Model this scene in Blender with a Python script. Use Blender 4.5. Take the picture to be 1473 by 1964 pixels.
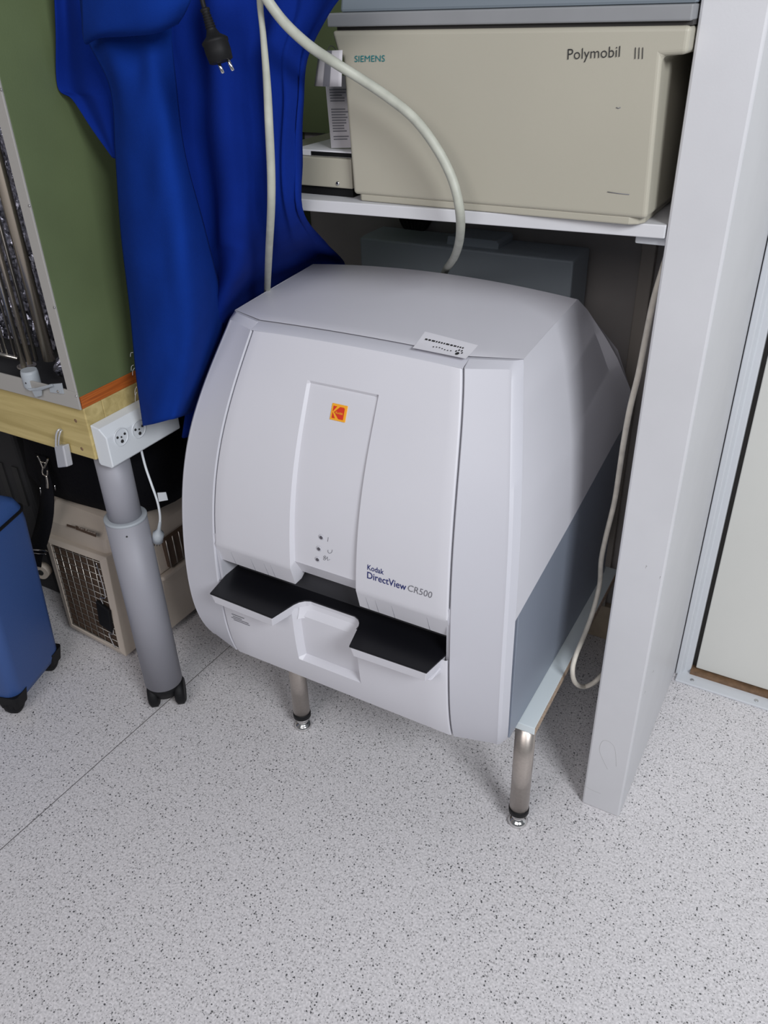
import bpy, math, random
import numpy as np
from mathutils import Vector, Matrix
random.seed(7)
for o in list(bpy.data.objects): bpy.data.objects.remove(o)
scene = bpy.context.scene
col = scene.collection

# ------------------------------------------------------------------ camera
FPX, CX, CY, HC = 1575.0, 736.5, 982.0, 1.45
_d = np.array([826 - CX, 3488 - CY, FPX]); _d /= np.linalg.norm(_d)
_up = -_d
_f = np.array([0, 0, 1.0]); _f = _f - _f @ _up * _up; _f /= np.linalg.norm(_f)
_r = np.cross(_f, _up)
if _r[0] < 0: _r = -_r
_c, _s = math.cos(math.radians(30.8)), math.sin(math.radians(30.8))
RW = np.array([_c * _r - _s * _f, _c * _f + _s * _r, _up])      # world rows in camera (x right, y down, z forward)
CAM = np.array([0, 0, HC])
cd = bpy.data.cameras.new('camera'); cam = bpy.data.objects.new('camera', cd); col.objects.link(cam)
cd.sensor_fit = 'VERTICAL'; cd.sensor_height = 36; cd.sensor_width = 27; cd.lens = 36 * FPX / 1964
cd.clip_start = 0.02
m4 = Matrix.Identity(4)
for i in range(3):
    m4[i][0] = RW[i][0]; m4[i][1] = -RW[i][1]; m4[i][2] = -RW[i][2]; m4[i][3] = CAM[i]
cam.matrix_world = m4
scene.camera = cam

# ------------------------------------------------------------------ world, lights, exposure
scene.view_settings.view_transform = 'Standard'; scene.view_settings.look = 'None'
scene.view_settings.gamma = 1; scene.view_settings.use_curve_mapping = False
scene.view_settings.exposure = 0.0
w = bpy.data.worlds.new('world'); scene.world = w; w.use_nodes = True
w.node_tree.nodes['Background'].inputs[0].default_value = (0.86, 0.92, 1.0, 1)
w.node_tree.nodes['Background'].inputs[1].default_value = 0.15
def area(name, loc, target, sx, sy, power, color):
    l = bpy.data.lights.new(name, 'AREA'); l.shape = 'RECTANGLE'; l.size = sx; l.size_y = sy; l.energy = power; l.color = color
    o = bpy.data.objects.new(name, l); col.objects.link(o); o.location = loc
    o.rotation_euler = (Vector(target) - Vector(loc)).to_track_quat('-Z', 'Y').to_euler()
    return o
area('ceiling_panel_light', (1.75, -0.50, 2.55), (-0.4, 1.0, 0.30), 1.0, 0.8, 79, (0.93, 0.96, 1.0))
area('front_fill_light', (-0.2, -1.9, 2.65), (-0.5, 0.9, 0.1), 2.2, 1.2, 41, (1.0, 0.96, 0.965))  # soft fill added behind the camera to brighten the front faces

# ------------------------------------------------------------------ helpers
def ray(p): return RW @ np.array([p[0] - CX, p[1] - CY, FPX])
def at(px, py, y=None, x=None, z=None):
    r = ray((px, py))
    if y is not None: t = (y - CAM[1]) / r[1]
    elif x is not None: t = (x - CAM[0]) / r[0]
    else: t = (z - CAM[2]) / r[2]
    return Vector(CAM + r * t)
def interp(v, xs, ys): return float(np.interp(v, xs, ys))

def mat(name, color, rough=0.5, metal=0.0, noise=0.0, nscale=40, bump=0.0, bscale=300, spec=0.5, emit=None):
    m = bpy.data.materials.new(name); m.use_nodes = True
    nt = m.node_tree; b = nt.nodes['Principled BSDF']
    b.inputs['Base Color'].default_value = (*color, 1); b.inputs['Roughness'].default_value = rough
    b.inputs['Metallic'].default_value = metal; b.inputs['Specular IOR Level'].default_value = spec
    tc = nt.nodes.new('ShaderNodeTexCoord')
    if noise:
        n = nt.nodes.new('ShaderNodeTexNoise'); n.inputs['Scale'].default_value = nscale; n.inputs['Detail'].default_value = 4
        nt.links.new(tc.outputs['Object'], n.inputs['Vector'])
        r = nt.nodes.new('ShaderNodeMapRange'); r.inputs[1].default_value = 0.3; r.inputs[2].default_value = 0.7
        r.inputs[3].default_value = 1 - noise; r.inputs[4].default_value = 1 + noise
        nt.links.new(n.outputs['Fac'], r.inputs[0])
        v = nt.nodes.new('ShaderNodeVectorMath'); v.operation = 'SCALE'; v.inputs[0].default_value = color
        nt.links.new(r.outputs[0], v.inputs['Scale']); nt.links.new(v.outputs[0], b.inputs['Base Color'])
    if bump:
        n2 = nt.nodes.new('ShaderNodeTexNoise'); n2.inputs['Scale'].default_value = bscale
        nt.links.new(tc.outputs['Object'], n2.inputs['Vector'])
        bp = nt.nodes.new('ShaderNodeBump'); bp.inputs['Strength'].default_value = bump; bp.inputs['Distance'].default_value = 0.002
        nt.links.new(n2.outputs['Fac'], bp.inputs['Height']); nt.links.new(bp.outputs[0], b.inputs['Normal'])
    return m

def floor_mat():
    m = mat('speckled_vinyl', (0.52, 0.50, 0.50), 0.45)
    nt = m.node_tree; b = nt.nodes['Principled BSDF']; L = nt.links
    tc = nt.nodes.new('ShaderNodeTexCoord')
    def N(t, **k):
        n = nt.nodes.new(t)
        for a, v in k.items(): setattr(n, a, v)
        return n
    def mix(fac, a, bcol):
        x = N('ShaderNodeMix', data_type='RGBA')
        L.new(fac, x.inputs[0])
        if isinstance(a, tuple): x.inputs[6].default_value = a
        else: L.new(a, x.inputs[6])
        x.inputs[7].default_value = bcol
        return x.outputs[2]
    def specks(scale, rad, gate, soft=0.06):
        v = N('ShaderNodeTexVoronoi'); v.inputs['Scale'].default_value = scale; L.new(tc.outputs['Object'], v.inputs['Vector'])
        n = N('ShaderNodeTexNoise'); n.inputs['Scale'].default_value = scale * 1.7; L.new(tc.outputs['Object'], n.inputs['Vector'])
        ad = N('ShaderNodeMath', operation='MULTIPLY_ADD'); L.new(n.outputs['Fac'], ad.inputs[0]); ad.inputs[1].default_value = 0.35; L.new(v.outputs['Distance'], ad.inputs[2])
        r = N('ShaderNodeMapRange'); L.new(ad.outputs[0], r.inputs[0]); r.inputs[1].default_value = rad + 0.17; r.inputs[2].default_value = rad + 0.17 + soft
        r.inputs[3].default_value = 1; r.inputs[4].default_value = 0
        sp = N('ShaderNodeSeparateColor'); L.new(v.outputs['Color'], sp.inputs[0])
        g = N('ShaderNodeMath', operation='GREATER_THAN'); L.new(sp.outputs[0], g.inputs[0]); g.inputs[1].default_value = gate
        mu = N('ShaderNodeMath', operation='MULTIPLY'); L.new(r.outputs[0], mu.inputs[0]); L.new(g.outputs[0], mu.inputs[1])
        return mu.outputs[0]
    nz = N('ShaderNodeTexNoise'); nz.inputs['Scale'].default_value = 230; nz.inputs['Detail'].default_value = 3; L.new(tc.outputs['Object'], nz.inputs['Vector'])
    mr = N('ShaderNodeMapRange'); L.new(nz.outputs['Fac'], mr.inputs[0]); mr.inputs[1].default_value = 0.35; mr.inputs[2].default_value = 0.65
    base = mix(mr.outputs[0], (0.52, 0.505, 0.515, 1), (0.74, 0.715, 0.73, 1))
    c = mix(specks(210, 0.28, 0.60, 0.12), base, (0.34, 0.33, 0.335, 1))
    c = mix(specks(135, 0.20, 0.70), c, (0.085, 0.085, 0.09, 1))
    c = mix(specks(330, 0.22, 0.78), c, (0.10, 0.10, 0.11, 1))
    # welded seam between the two vinyl sheets
    sx = N('ShaderNodeSeparateXYZ'); L.new(tc.outputs['Object'], sx.inputs[0])
    a1 = N('ShaderNodeMath', operation='MULTIPLY_ADD'); L.new(sx.outputs[1], a1.inputs[0]); a1.inputs[1].default_value = -0.0324; L.new(sx.outputs[0], a1.inputs[2])
    a2 = N('ShaderNodeMath', operation='ADD'); L.new(a1.outputs[0], a2.inputs[0]); a2.inputs[1].default_value = 1.2553
    a3 = N('ShaderNodeMath', operation='ABSOLUTE'); L.new(a2.outputs[0], a3.inputs[0])
    a4 = N('ShaderNodeMath', operation='LESS_THAN'); L.new(a3.outputs[0], a4.inputs[0]); a4.inputs[1].default_value = 0.0012
    c = mix(a4.outputs[0], c, (0.16, 0.15, 0.15, 1))
    L.new(c, b.inputs['Base Color'])
    return m

def wood_mat(name, c1, c2, scale=(1, 30, 30), dist=3):
    m = mat(name, c1, 0.55); nt = m.node_tree; b = nt.nodes['Principled BSDF']; L = nt.links
    tc = nt.nodes.new('ShaderNodeTexCoord'); mp = nt.nodes.new('ShaderNodeMapping'); mp.inputs['Scale'].default_value = scale
    n = nt.nodes.new('ShaderNodeTexNoise'); n.inputs['Scale'].default_value = 3; n.inputs['Detail'].default_value = 5; n.inputs['Distortion'].default_value = dist
    r = nt.nodes.new('ShaderNodeValToRGB'); r.color_ramp.elements[0].position = 0.32; r.color_ramp.elements[1].position = 0.7
    r.color_ramp.elements[0].color = (*c1, 1); r.color_ramp.elements[1].color = (*c2, 1)
    L.new(tc.outputs['Object'], mp.inputs[0]); L.new(mp.outputs[0], n.inputs[0]); L.new(n.outputs['Fac'], r.inputs[0]); L.new(r.outputs[0], b.inputs['Base Color'])
    return m

def cloth_mat(name, color):
    m = mat(name, color, 0.92, bump=0.25, bscale=900, spec=0.1, noise=0.08, nscale=15)
    return m

M = dict(
    floor=floor_mat(),
    wall=mat('wall_paint', (0.30, 0.28, 0.27), 0.8, noise=0.05, nscale=6, bump=0.1),
    white=mat('white_laminate', (0.565, 0.565, 0.585), 0.45, noise=0.025, nscale=9, bump=0.05),
    white2=mat('white_frame_paint', (0.58, 0.60, 0.63), 0.4, noise=0.02, nscale=8, bump=0.04),
    door=mat('cream_door_laminate', (0.60, 0.60, 0.565), 0.4, noise=0.02, nscale=3),
    gap_shade=mat('dark_gap_shade', (0.035, 0.032, 0.03), 0.7),  # dark fill standing in for the shade inside open gaps
    brown=mat('brown_sill', (0.17, 0.10, 0.055), 0.6, noise=0.3, nscale=60),
    alu=mat('brushed_aluminium', (0.55, 0.56, 0.57), 0.35, 0.8),
    machine=mat('light_grey_plastic', (0.61, 0.605, 0.645), 0.42, noise=0.012, nscale=6, bump=0.06, bscale=1500, spec=0.4),
    bezel=mat('pale_grey_plastic', (0.535, 0.535, 0.58), 0.42, noise=0.012, nscale=6, bump=0.06, bscale=1500, spec=0.4),
    core=mat('dark_inner_plastic', (0.03, 0.03, 0.035), 0.7),
    steel_blue=mat('grey_blue_metal_panel', (0.235, 0.265, 0.325), 0.42, 0.15),
    black=mat('black_tray_plastic', (0.006, 0.006, 0.008), 0.3, spec=0.35),
    blackm=mat('matt_black_plastic', (0.006, 0.006, 0.007), 0.6, spec=0.25),
    ink=mat('dark_blue_ink', (0.012, 0.02, 0.13), 0.5),
    inkk=mat('black_ink', (0.02, 0.02, 0.02), 0.6),
    grey_ink=mat('grey_ink', (0.16, 0.16, 0.18), 0.6),
    teal=mat('teal_ink', (0.0, 0.16, 0.18), 0.5),
    yellow=mat('yellow_badge', (0.85, 0.38, 0.02), 0.35),
    red=mat('red_badge', (0.62, 0.035, 0.015), 0.35),
    led=mat('dark_lens', (0.08, 0.075, 0.09), 0.25),
    paper=mat('white_paper', (0.78, 0.77, 0.81), 0.6),
    paper2=mat('white_paper_shaded', (0.5, 0.48, 0.5), 0.7),  # white paper greyed, the coat's shade put into its colour
    cream=mat('cream_painted_casing', (0.39, 0.368, 0.300), 0.5, noise=0.02, nscale=5, bump=0.05, bscale=700),
    lidgrey=mat('grey_casing_lid', (0.235, 0.24, 0.25), 0.5, noise=0.03, nscale=20),
    lidblue=mat('blue_grey_casing', (0.16, 0.19, 0.22), 0.5),
    satin=mat('satin_steel', (0.50, 0.45, 0.41), 0.33, 0.85, noise=0.05, nscale=200),
    chrome=mat('chrome', (0.75, 0.74, 0.73), 0.12, 1.0),
    chip=mat('chipboard_edge', (0.40, 0.30, 0.22), 0.85, noise=0.35, nscale=300),
    board=mat('white_board', (0.62, 0.68, 0.70), 0.35),
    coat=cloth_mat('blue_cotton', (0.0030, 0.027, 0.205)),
    coat2=cloth_mat('darker_blue_cotton', (0.0028, 0.019, 0.185)),  # slightly darker blue for the back panel and rear sleeve
    cable=mat('grey_green_cable', (0.42, 0.43, 0.37), 0.5, noise=0.1, nscale=50),
    cable2=mat('off_white_cable', (0.58, 0.54, 0.47), 0.5, noise=0.12, nscale=60),
    green=mat('green_painted_board', (0.105, 0.14, 0.062), 0.6, noise=0.08, nscale=7, bump=0.08),
    orange=wood_mat('red_varnished_wood', (0.28, 0.06, 0.008), (0.50, 0.13, 0.02), (30, 1, 30)),
    pine=wood_mat('treated_pine', (0.40, 0.31, 0.12), (0.56, 0.45, 0.20), (1, 14, 14), 1.5),
    foil=mat('crumpled_foil', (0.25, 0.25, 0.30), 0.3, 0.9, noise=0.9, nscale=120, bump=1.0, bscale=160),
    rod=mat('shiny_rod', (0.62, 0.58, 0.52), 0.2, 0.95),
    tan=mat('tan_reflector', (0.50, 0.44, 0.36), 0.22, 0.85),
    clip=mat('grey_plastic_clip', (0.36, 0.39, 0.42), 0.5),
    tube=mat('silver_grey_tube', (0.29, 0.29, 0.325), 0.55, 0.1, noise=0.02, nscale=9),
    blue=mat('blue_case_shell', (0.035, 0.085, 0.26), 0.5, bump=0.15, bscale=500),
    beige=mat('beige_carrier_plastic', (0.52, 0.45, 0.38), 0.55, noise=0.05, nscale=8, bump=0.1),
    inner=mat('brown_interior', (0.075, 0.045, 0.028), 0.8),
    wire=mat('wire_metal', (0.45, 0.42, 0.38), 0.35, 0.8),
    bag=mat('black_nylon', (0.004, 0.004, 0.006), 0.85, spec=0.15, bump=0.6, bscale=120),
    darkcrate=mat('dark_grey_plastic', (0.02, 0.02, 0.022), 0.7),
    strip=mat('white_abs_plastic', (0.66, 0.69, 0.72), 0.35),
    tile=mat('cream_skirting_tile', (0.42, 0.34, 0.25), 0.4, noise=0.1, nscale=30),
    trimcream=mat('cream_trim', (0.30, 0.27, 0.24), 0.6),
    framem=mat('pale_frame_metal', (0.40, 0.385, 0.36), 0.45, 0.15),
    silver=mat('polished_silver', (0.55, 0.56, 0.59), 0.3, 0.5),
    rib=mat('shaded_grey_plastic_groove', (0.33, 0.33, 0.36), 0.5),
    scuff=mat('grey_scuff', (0.36, 0.35, 0.35), 0.7),
    greybox=mat('grey_metal_housing', (0.36, 0.41, 0.45), 0.5),
)

class MB:
    def __init__(s): s.v = []; s.f = []; s.sm = []
    def add(s, vs, fs, smooth=False):
        b = len(s.v); s.v += [tuple(v) for v in vs]
        for f in fs: s.f.append([b + i for i in f]); s.sm.append(smooth)
        return s
    def box(s, x0, x1, y0, y1, z0, z1):
        vs = [(x, y, z) for z in (z0, z1) for x, y in ((x0, y0), (x1, y0), (x1, y1), (x0, y1))]
        return s.add(vs, [(3, 2, 1, 0), (4, 5, 6, 7), (0, 1, 5, 4), (1, 2, 6, 5), (2, 3, 7, 6), (3, 0, 4, 7)])
    def prism(s, poly, axis, a, b, poly2=None):
        """poly of 2D points extruded along axis from a to b"""
        def P(p, t):
            return {'z': (p[0], p[1], t), 'y': (p[0], t, p[1]), 'x': (t, p[0], p[1])}[axis]
        n = len(poly); q = poly2 or poly
        vs = [P(p, a) for p in poly] + [P(p, b) for p in q]
        return s.add(vs, [list(range(n))[::-1], list(range(n, 2 * n))] + [(i, (i + 1) % n, n + (i + 1) % n, n + i) for i in range(n)])
    def loft(s, rings, cap=True, smooth=False):
        n = len(rings[0]); vs = [p for r in rings for p in r]; fs = []
        for k in range(len(rings) - 1):
            for i in range(n): fs.append((k * n + i, k * n + (i + 1) % n, (k + 1) * n + (i + 1) % n, (k + 1) * n + i))
        s.add(vs, fs, smooth)
        if cap:
            b = len(s.v) - len(vs)
            s.f.append([b + i for i in range(n)][::-1]); s.sm.append(False)
            s.f.append([b + (len(rings) - 1) * n + i for i in range(n)]); s.sm.append(False)
        return s
    def grid(s, rows, smooth=True):
        n = len(rows[0]); vs = [p for r in rows for p in r]
        return s.add(vs, [(k * n + i, k * n + i + 1, (k + 1) * n + i + 1, (k + 1) * n + i) for k in range(len(rows) - 1) for i in range(n - 1)], smooth)
    def lathe(s, prof, origin, axis=(0, 0, 1), n=24):
        """prof: (radius, distance along axis)"""
        ax = Vector(axis).normalized(); q = ax.to_track_quat('Z', 'Y'); o = Vector(origin)
        rings = [[o + q @ Vector((r * math.cos(2 * math.pi * i / n), r * math.sin(2 * math.pi * i / n), t)) for i in range(n)] for r, t in prof]
        return s.loft(rings, True, True)
    def rod(s, a, b, r, n=10):
        a = Vector(a); b = Vector(b); return s.lathe([(r, 0), (r, (b - a).length)], a, b - a, n)
    def tube(s, pts, r, n=10, flat=None):
        pts = [Vector(p) for p in pts]; rings = []; up = Vector((0.1, 0.2, 1)).normalized(); prev = None
        for i, p in enumerate(pts):
            t = (pts[min(i + 1, len(pts) - 1)] - pts[max(i - 1, 0)]).normalized()
            if prev is None: a = t.orthogonal().normalized()
            else:
                a = prev - t * prev.dot(t); a.normalize()
            prev = a; b = t.cross(a); rr = r[i] if isinstance(r, (list, tuple)) else r
            rings.append([p + a * rr * math.cos(2 * math.pi * k / n) + b * rr * math.sin(2 * math.pi * k / n) for k in range(n)])
        return s.loft(rings, True, True)
    def build(s, name, m, parent=None, bevel=0, seg=2, solid=0):
        me = bpy.data.meshes.new(name); me.from_pydata(s.v, [], s.f); me.update()
        for p, k in zip(me.polygons, s.sm): p.use_smooth = k
        me.materials.append(M[m] if isinstance(m, str) else m)
        o = bpy.data.objects.new(name, me); col.objects.link(o)
        import bmesh
        bm = bmesh.new(); bm.from_mesh(me); bmesh.ops.recalc_face_normals(bm, faces=bm.faces); bm.to_mesh(me); bm.free()
        if solid:
            md = o.modifiers.new('Solidify', 'SOLIDIFY'); md.thickness = solid; md.offset = 0
        if bevel:
            md = o.modifiers.new('Bevel', 'BEVEL'); md.width = bevel; md.segments = seg; md.limit_method = 'ANGLE'; md.angle_limit = math.radians(35)
        if parent:
            o.parent = parent
            o.matrix_parent_inverse = Matrix.Identity(4)
            off = parent['_abs'] if '_abs' in parent.keys() else None
            if off is not None: o.location = tuple(-a for a in off)
            o['_abs'] = (0.0, 0.0, 0.0)
        return o

def empty(name, loc, label, cat, group=None):
    o = bpy.data.objects.new(name, None); col.objects.link(o); o.location = loc; o.empty_display_size = 0.05
    o['_abs'] = tuple(float(a) for a in loc); o['label'] = label; o['category'] = cat
    if group: o['group'] = group
    return o
def tag(o, label, cat, group=None):
    o['label'] = label; o['category'] = cat
    if group: o['group'] = group
    return o
def struct(o): o['kind'] = 'structure'; return o

def catmull(P, t):
    n = len(P); t = min(max(t, 0), n - 1 - 1e-9); i = int(t); u = t - i
    p0, p1, p2, p3 = P[max(i - 1, 0)], P[i], P[min(i + 1, n - 1)], P[min(i + 2, n - 1)]
    return 0.5 * ((2 * p1) + (p2 - p0) * u + (2 * p0 - 5 * p1 + 4 * p2 - p3) * u * u + (3 * p1 - p0 - 3 * p2 + p3) * u ** 3)
def smooth_path(pts, k=8):
    P = [Vector(p) for p in pts]; n = (len(P) - 1) * k
    return [catmull(P, i / k) for i in range(n + 1)]
def text_tris(body, bold=0.0, shear=0.0):
    cu = bpy.data.curves.new('t', 'FONT'); cu.body = body; cu.offset = bold; cu.shear = shear; cu.resolution_u = 3
    ob = bpy.data.objects.new('t', cu); col.objects.link(ob)
    bpy.context.view_layer.update()
    me = bpy.data.meshes.new_from_object(ob.evaluated_get(bpy.context.evaluated_depsgraph_get()))
    vs = [tuple(v.co) for v in me.vertices]; fs = [tuple(p.vertices) for p in me.polygons]
    bpy.data.objects.remove(ob); bpy.data.meshes.remove(me)
    xs = [v[0] for v in vs]; ys = [v[1] for v in vs]
    x0, x1, y0, y1 = min(xs), max(xs), min(ys), max(ys)
    return [((v[0] - x0) / (x1 - x0), (v[1] - y0) / (y1 - y0)) for v in vs], fs
def lettering(name, body, fn, m, parent, bold=0.0, shear=0.0):
    """fn maps (u, v) in 0..1 across the bounding box of the words to a point on the surface"""
    vs, fs = text_tris(body, bold, shear); mb = MB(); mb.add([fn(u, v) for u, v in vs], fs)
    return mb.build(name, m, parent)

# ================================================================== SETTING
mb = MB(); mb.box(-3.2, 2.0, -2.6, 1.82, -0.05, 0.0); struct(mb.build('floor', 'floor'))
mb = MB(); mb.box(-3.2, -0.20, 1.72, 1.90, 0.0, 2.6); struct(mb.build('wall_back', 'wall'))
mb = MB(); mb.box(-3.3, -3.2, -2.6, 1.9, 0, 2.6); struct(mb.build('wall_left', 'wall'))
mb = MB(); mb.box(-1.0, -0.242, 1.70, 1.72, 0, 0.105)
struct(mb.build('baseboard_back', 'tile', bevel=0.002))
mb = MB(); mb.box(-0.392, -0.364, 1.700, 1.72, 0.105, 1.155); struct(mb.build('trim_1', 'trimcream', bevel=0.002))
mb = MB(); mb.box(-0.20, 2.0, 1.72, 1.90, 0, 2.6); struct(mb.build('wall_right', 'white2'))
# door frame and door
mb = MB()
mb.prism([(-0.160, 1.72), (-0.160, 1.655), (-0.148, 1.655), (-0.142, 1.672), (-0.128, 1.672), (-0.128, 1.72)], 'z', 0, 2.2)
df = mb.build('trim_2', 'white2', bevel=0.002); struct(df)
mb = MB(); mb.box(-0.118, 0.9, 1.675, 1.715, 0.022, 2.1); dr = struct(mb.build('door_1', 'door', bevel=0.002))
mb = MB(); mb.box(-0.128, -0.118, 1.69, 1.715, 0.0, 2.1); mb.build('door_gap_shade', 'gap_shade', dr)  # dark strip added for the shade in the open door gap
mb = MB(); mb.box(-0.128, 0.9, 1.664, 1.70, 0.006, 0.016); mb.build('brown_bottom_seal', 'brown', dr)
mb = MB(); mb.box(-0.155, 0.9, 1.628, 1.70, 0.0, 0.006); th = struct(mb.build('trim_3', 'white2', bevel=0.002))
for x in (-0.118, 0.03, 0.18):
    mb = MB(); mb.lathe([(0.005, 0), (0.004, 0.0015)], (x, 1.645, 0.006), n=12); mb.build('screw', 'alu', th)

# ================================================================== SHELVING
up = empty('upright_panel', (-0.2, 1.45, 0), 'tall thick white laminate panel standing on the floor right of the scanner', 'panel')
sh = empty('shelf', (-0.6, 1.45, 1.16), 'white laminate shelf carrying the cream lettered machine', 'shelf')
mb = MB(); mb.box(-0.241, -0.162, 1.173, 1.72, 0, 2.2); mb.build('panel_board', 'white', up, bevel=0.004)
a = at(470, 373, z=1.178)
mb = MB()
x0, yl, yr = -0.95, 1.122, 1.172
poly = [(x0, yl), (-0.242, yr), (-0.242, 1.715), (x0, 1.715)]
mb.prism(poly, 'z', 1.160, 1.178); mb.build('shelf_board', 'white', sh, bevel=0.0015)
mb = MB(); mb.box(-0.285, -0.242, 1.19, 1.215, 1.146, 1.160); mb.build('shelf_support', 'white2', sh, bevel=0.002)
mb = MB(); mb.box(-0.72, -0.69, 1.40, 1.43, 1.140, 1.160); mb.build('shelf_support', 'white2', sh, bevel=0.003)
for pts in ([(1165, 1475), (1150, 1440), (1158, 1420), (1178, 1432), (1182, 1470)], [(1118, 1505), (1135, 1515), (1152, 1522)]):
    mb = MB(); mb.tube(smooth_path([at(*p, y=1.1732) for p in pts], 5), .0004, 4); mb.build('scuff_mark', 'scuff', up)
for p in ((1238, 1090), (1252, 1290), (1265, 1110), (1236, 1330)):
    q = at(*p, x=-.1619); mb = MB(); mb.tube([q, q + Vector((0, .004, .002)), q + Vector((0, .006, -.001))], .0005, 4); mb.build('scuff_mark', 'scuff', up)
for zz, yy in ((1.13, 1.171), (1.395, 1.171)):
    mb = MB(); mb.lathe([(0.003, 0), (0.0025, 0.002)], (-0.2405, yy + 0.012, zz), (-1, 0, 0), n=10); mb.build('shelf_pin', 'alu', up)

# ================================================================== CREAM MACHINE ON SHELF
pm = empty('mobile_xray_unit', (-0.5, 1.4, 1.178), 'cream cased medical machine with grey lid and lettering standing on the white shelf', 'machine')
yb0 = 1.142
def mring(xl, xr, yf, yb, z, c=0.018):
    return [(xl + 0.006, yf, z), (xr - c, yf, z), (xr - c * 0.35, yf + c * 0.3, z), (xr, yf + c, z), (xr, yb, z), (xl, yb, z), (xl, yf + 0.006, z)]
mb = MB(); mb.prism([(-0.721, 1.188), (-0.264, 1.188), (-0.272, 1.378), (-0.2425, 1.380), (-0.2425, 1.410), (-0.746, 1.410), (-0.738, 1.384), (-0.729, 1.376)], 'y', 1.150, 1.62); mb.build('casing', 'cream', pm, bevel=0.006, seg=4)
mb = MB(); mb.loft([mring(-0.714, -0.270, 1.153, 1.61, 1.1785), mring(-0.714, -0.270, 1.153, 1.61, 1.1895)]); mb.build('base', 'cream', pm, bevel=0.002)
mb = MB(); mb.box(-0.738, -0.2425, 1.155, 1.62, 1.410, 1.4155); mb.build('lid_gap', 'gap_shade', pm)
mb = MB(); mb.box(-0.750, -0.2425, 1.147, 1.64, 1.4145, 1.4315); mb.build('lid', 'lidgrey', pm, bevel=0.002)
mb = MB(); mb.prism([(1.170, 1.4315), (1.64, 1.4315), (1.64, 1.62), (1.22, 1.62)], 'x', -0.742, -0.2425); mb.build('upper_casing', 'lidblue', pm, bevel=0.004)
def front_y(p0, p1, p2, y):
    """bottom-left, bottom-right and top-left pixel corners -> function onto the plane y"""
    A, B, C_ = (at(*p, y=y) for p in (p0, p1, p2))
    return lambda u, v: A + (B - A) * u + (C_ - A) * v
lettering('maker_lettering', 'SIEMENS', front_y((680, 119), (738, 118), (680, 107), 1.1490), 'teal', pm)
lettering('model_lettering', 'Polymobil', front_y((1088, 121), (1188, 116), (1089, 94), 1.1490), 'inkk', pm, bold=-0.006)
for k, x in enumerate((1217, 1224, 1231)):
    A, B = at(x, 113, y=1.149), at(x + 1, 91, y=1.149)
    mb = MB(); mb.add([A, A + Vector((0.0011, 0, 0)), B + Vector((0.0011, 0, 0)), B], [(0, 1, 2, 3)]); mb.build('numeral_stroke', 'inkk', pm)
for pts in ([(1165, 368), (1185, 371), (1207, 373)], [(1182, 206), (1186, 208), (1190, 206)]):
    mb = MB(); P = [at(*p, y=1.1494) for p in pts]
    mb.tube(P, 0.0005, 5); mb.build('scuff_mark', 'grey_ink', pm)

# things left of the machine on the shelf
cb = empty('instrument_case', (-0.78, 1.3, 1.178), 'flat cream metal instrument box with one screw on the shelf left of the machine', 'box')
mb = MB(); mb.box(-0.93, -0.7315, 1.165, 1.45, 1.192, 1.236); mb.build('casing', 'cream', cb, bevel=0.002)
mb = MB(); mb.box(-0.92, -0.735, 1.172, 1.44, 1.178, 1.192); mb.build('base', 'blackm', cb)
s0 = at(648, 352, y=1.165)
mb = MB(); mb.lathe([(0.0035, 0), (0.003, 0.0015), (0.001, 0.0018)], s0, (0, -1, 0), 12); mb.build('screw', 'chrome', cb)
tr = empty('flat_tray', (-0.8, 1.3, 1.236), 'thin white tray with black slot lying on the flat cream instrument box', 'tray')
mb = MB(); mb.box(-0.845, -0.7315, 1.172, 1.34, 1.2365, 1.2455); mb.build('body', 'paper', tr, bevel=0.001)
mb = MB(); mb.box(-0.810, -0.7315, 1.1712, 1.1722, 1.2375, 1.2435); mb.build('slot', 'blackm', tr)
lf = empty('printed_leaflet', (-0.77, 1.2, 1.246), 'white leaflet with small printed paragraphs standing beside the cream machine', 'leaflet')
P0, P1, P2, P3 = at(636, 289, y=1.19), at(676, 288, y=1.19), at(667, 150, y=1.205), at(623, 150, y=1.205)
zfix = 1.2465 - min(P0.z, P1.z)
mb = MB(); mb.add([P + Vector((0, 0, zfix)) for P in (P0, P1, P2, P3)], [(0, 1, 2, 3)]); mb.build('sheet', 'paper2', lf, solid=0.0006)
for k in range(19):
    if k in (5, 6, 16): continue
    v = 0.80 - k * 0.038
    L0 = P0 + (P3 - P0) * v; R0 = P1 + (P2 - P1) * v
    wd = random.choice((0.72, 0.8, 0.88, 0.6)); A = L0 + (R0 - L0) * 0.16; B = L0 + (R0 - L0) * (0.16 + wd * 0.9)
    off = Vector((0, -0.0008, zfix))
    mb = MB(); mb.add([A + off, B + off, B + off + Vector((0, 0, 0.0016)), A + off + Vector((0, 0, 0.0016))], [(0, 1, 2, 3)])
    mb.build('text_line', 'grey_ink', lf)
tg = empty('hanging_paper_tag', (-0.78, 1.14, 1.4), 'folded white paper tag with dark stripe hanging at the left corner of the cream machine', 'tag')
T = [at(612, 97, y=1.138), at(657, 96, y=1.130), at(655, 166, y=1.130), at(603, 165, y=1.138)]
mb = MB()
rows = []
for j in range(5):
    v = j / 4; L0 = T[0] + (T[3] - T[0]) * v; R0 = T[1] + (T[2] - T[1]) * v
    rows.append([L0 + (R0 - L0) * (i / 8) + Vector((0, -0.004 * math.sin(i / 8 * 3.1), 0)) for i in range(9)])
mb.grid(rows); mb.build('paper', 'paper2', tg, solid=0.0005)
mb = MB(); mb.grid([[p + Vector((0, -0.0008, 0)) for p in r[3:6]] for r in rows]); mb.build('stripe', 'grey_ink', tg)
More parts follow.
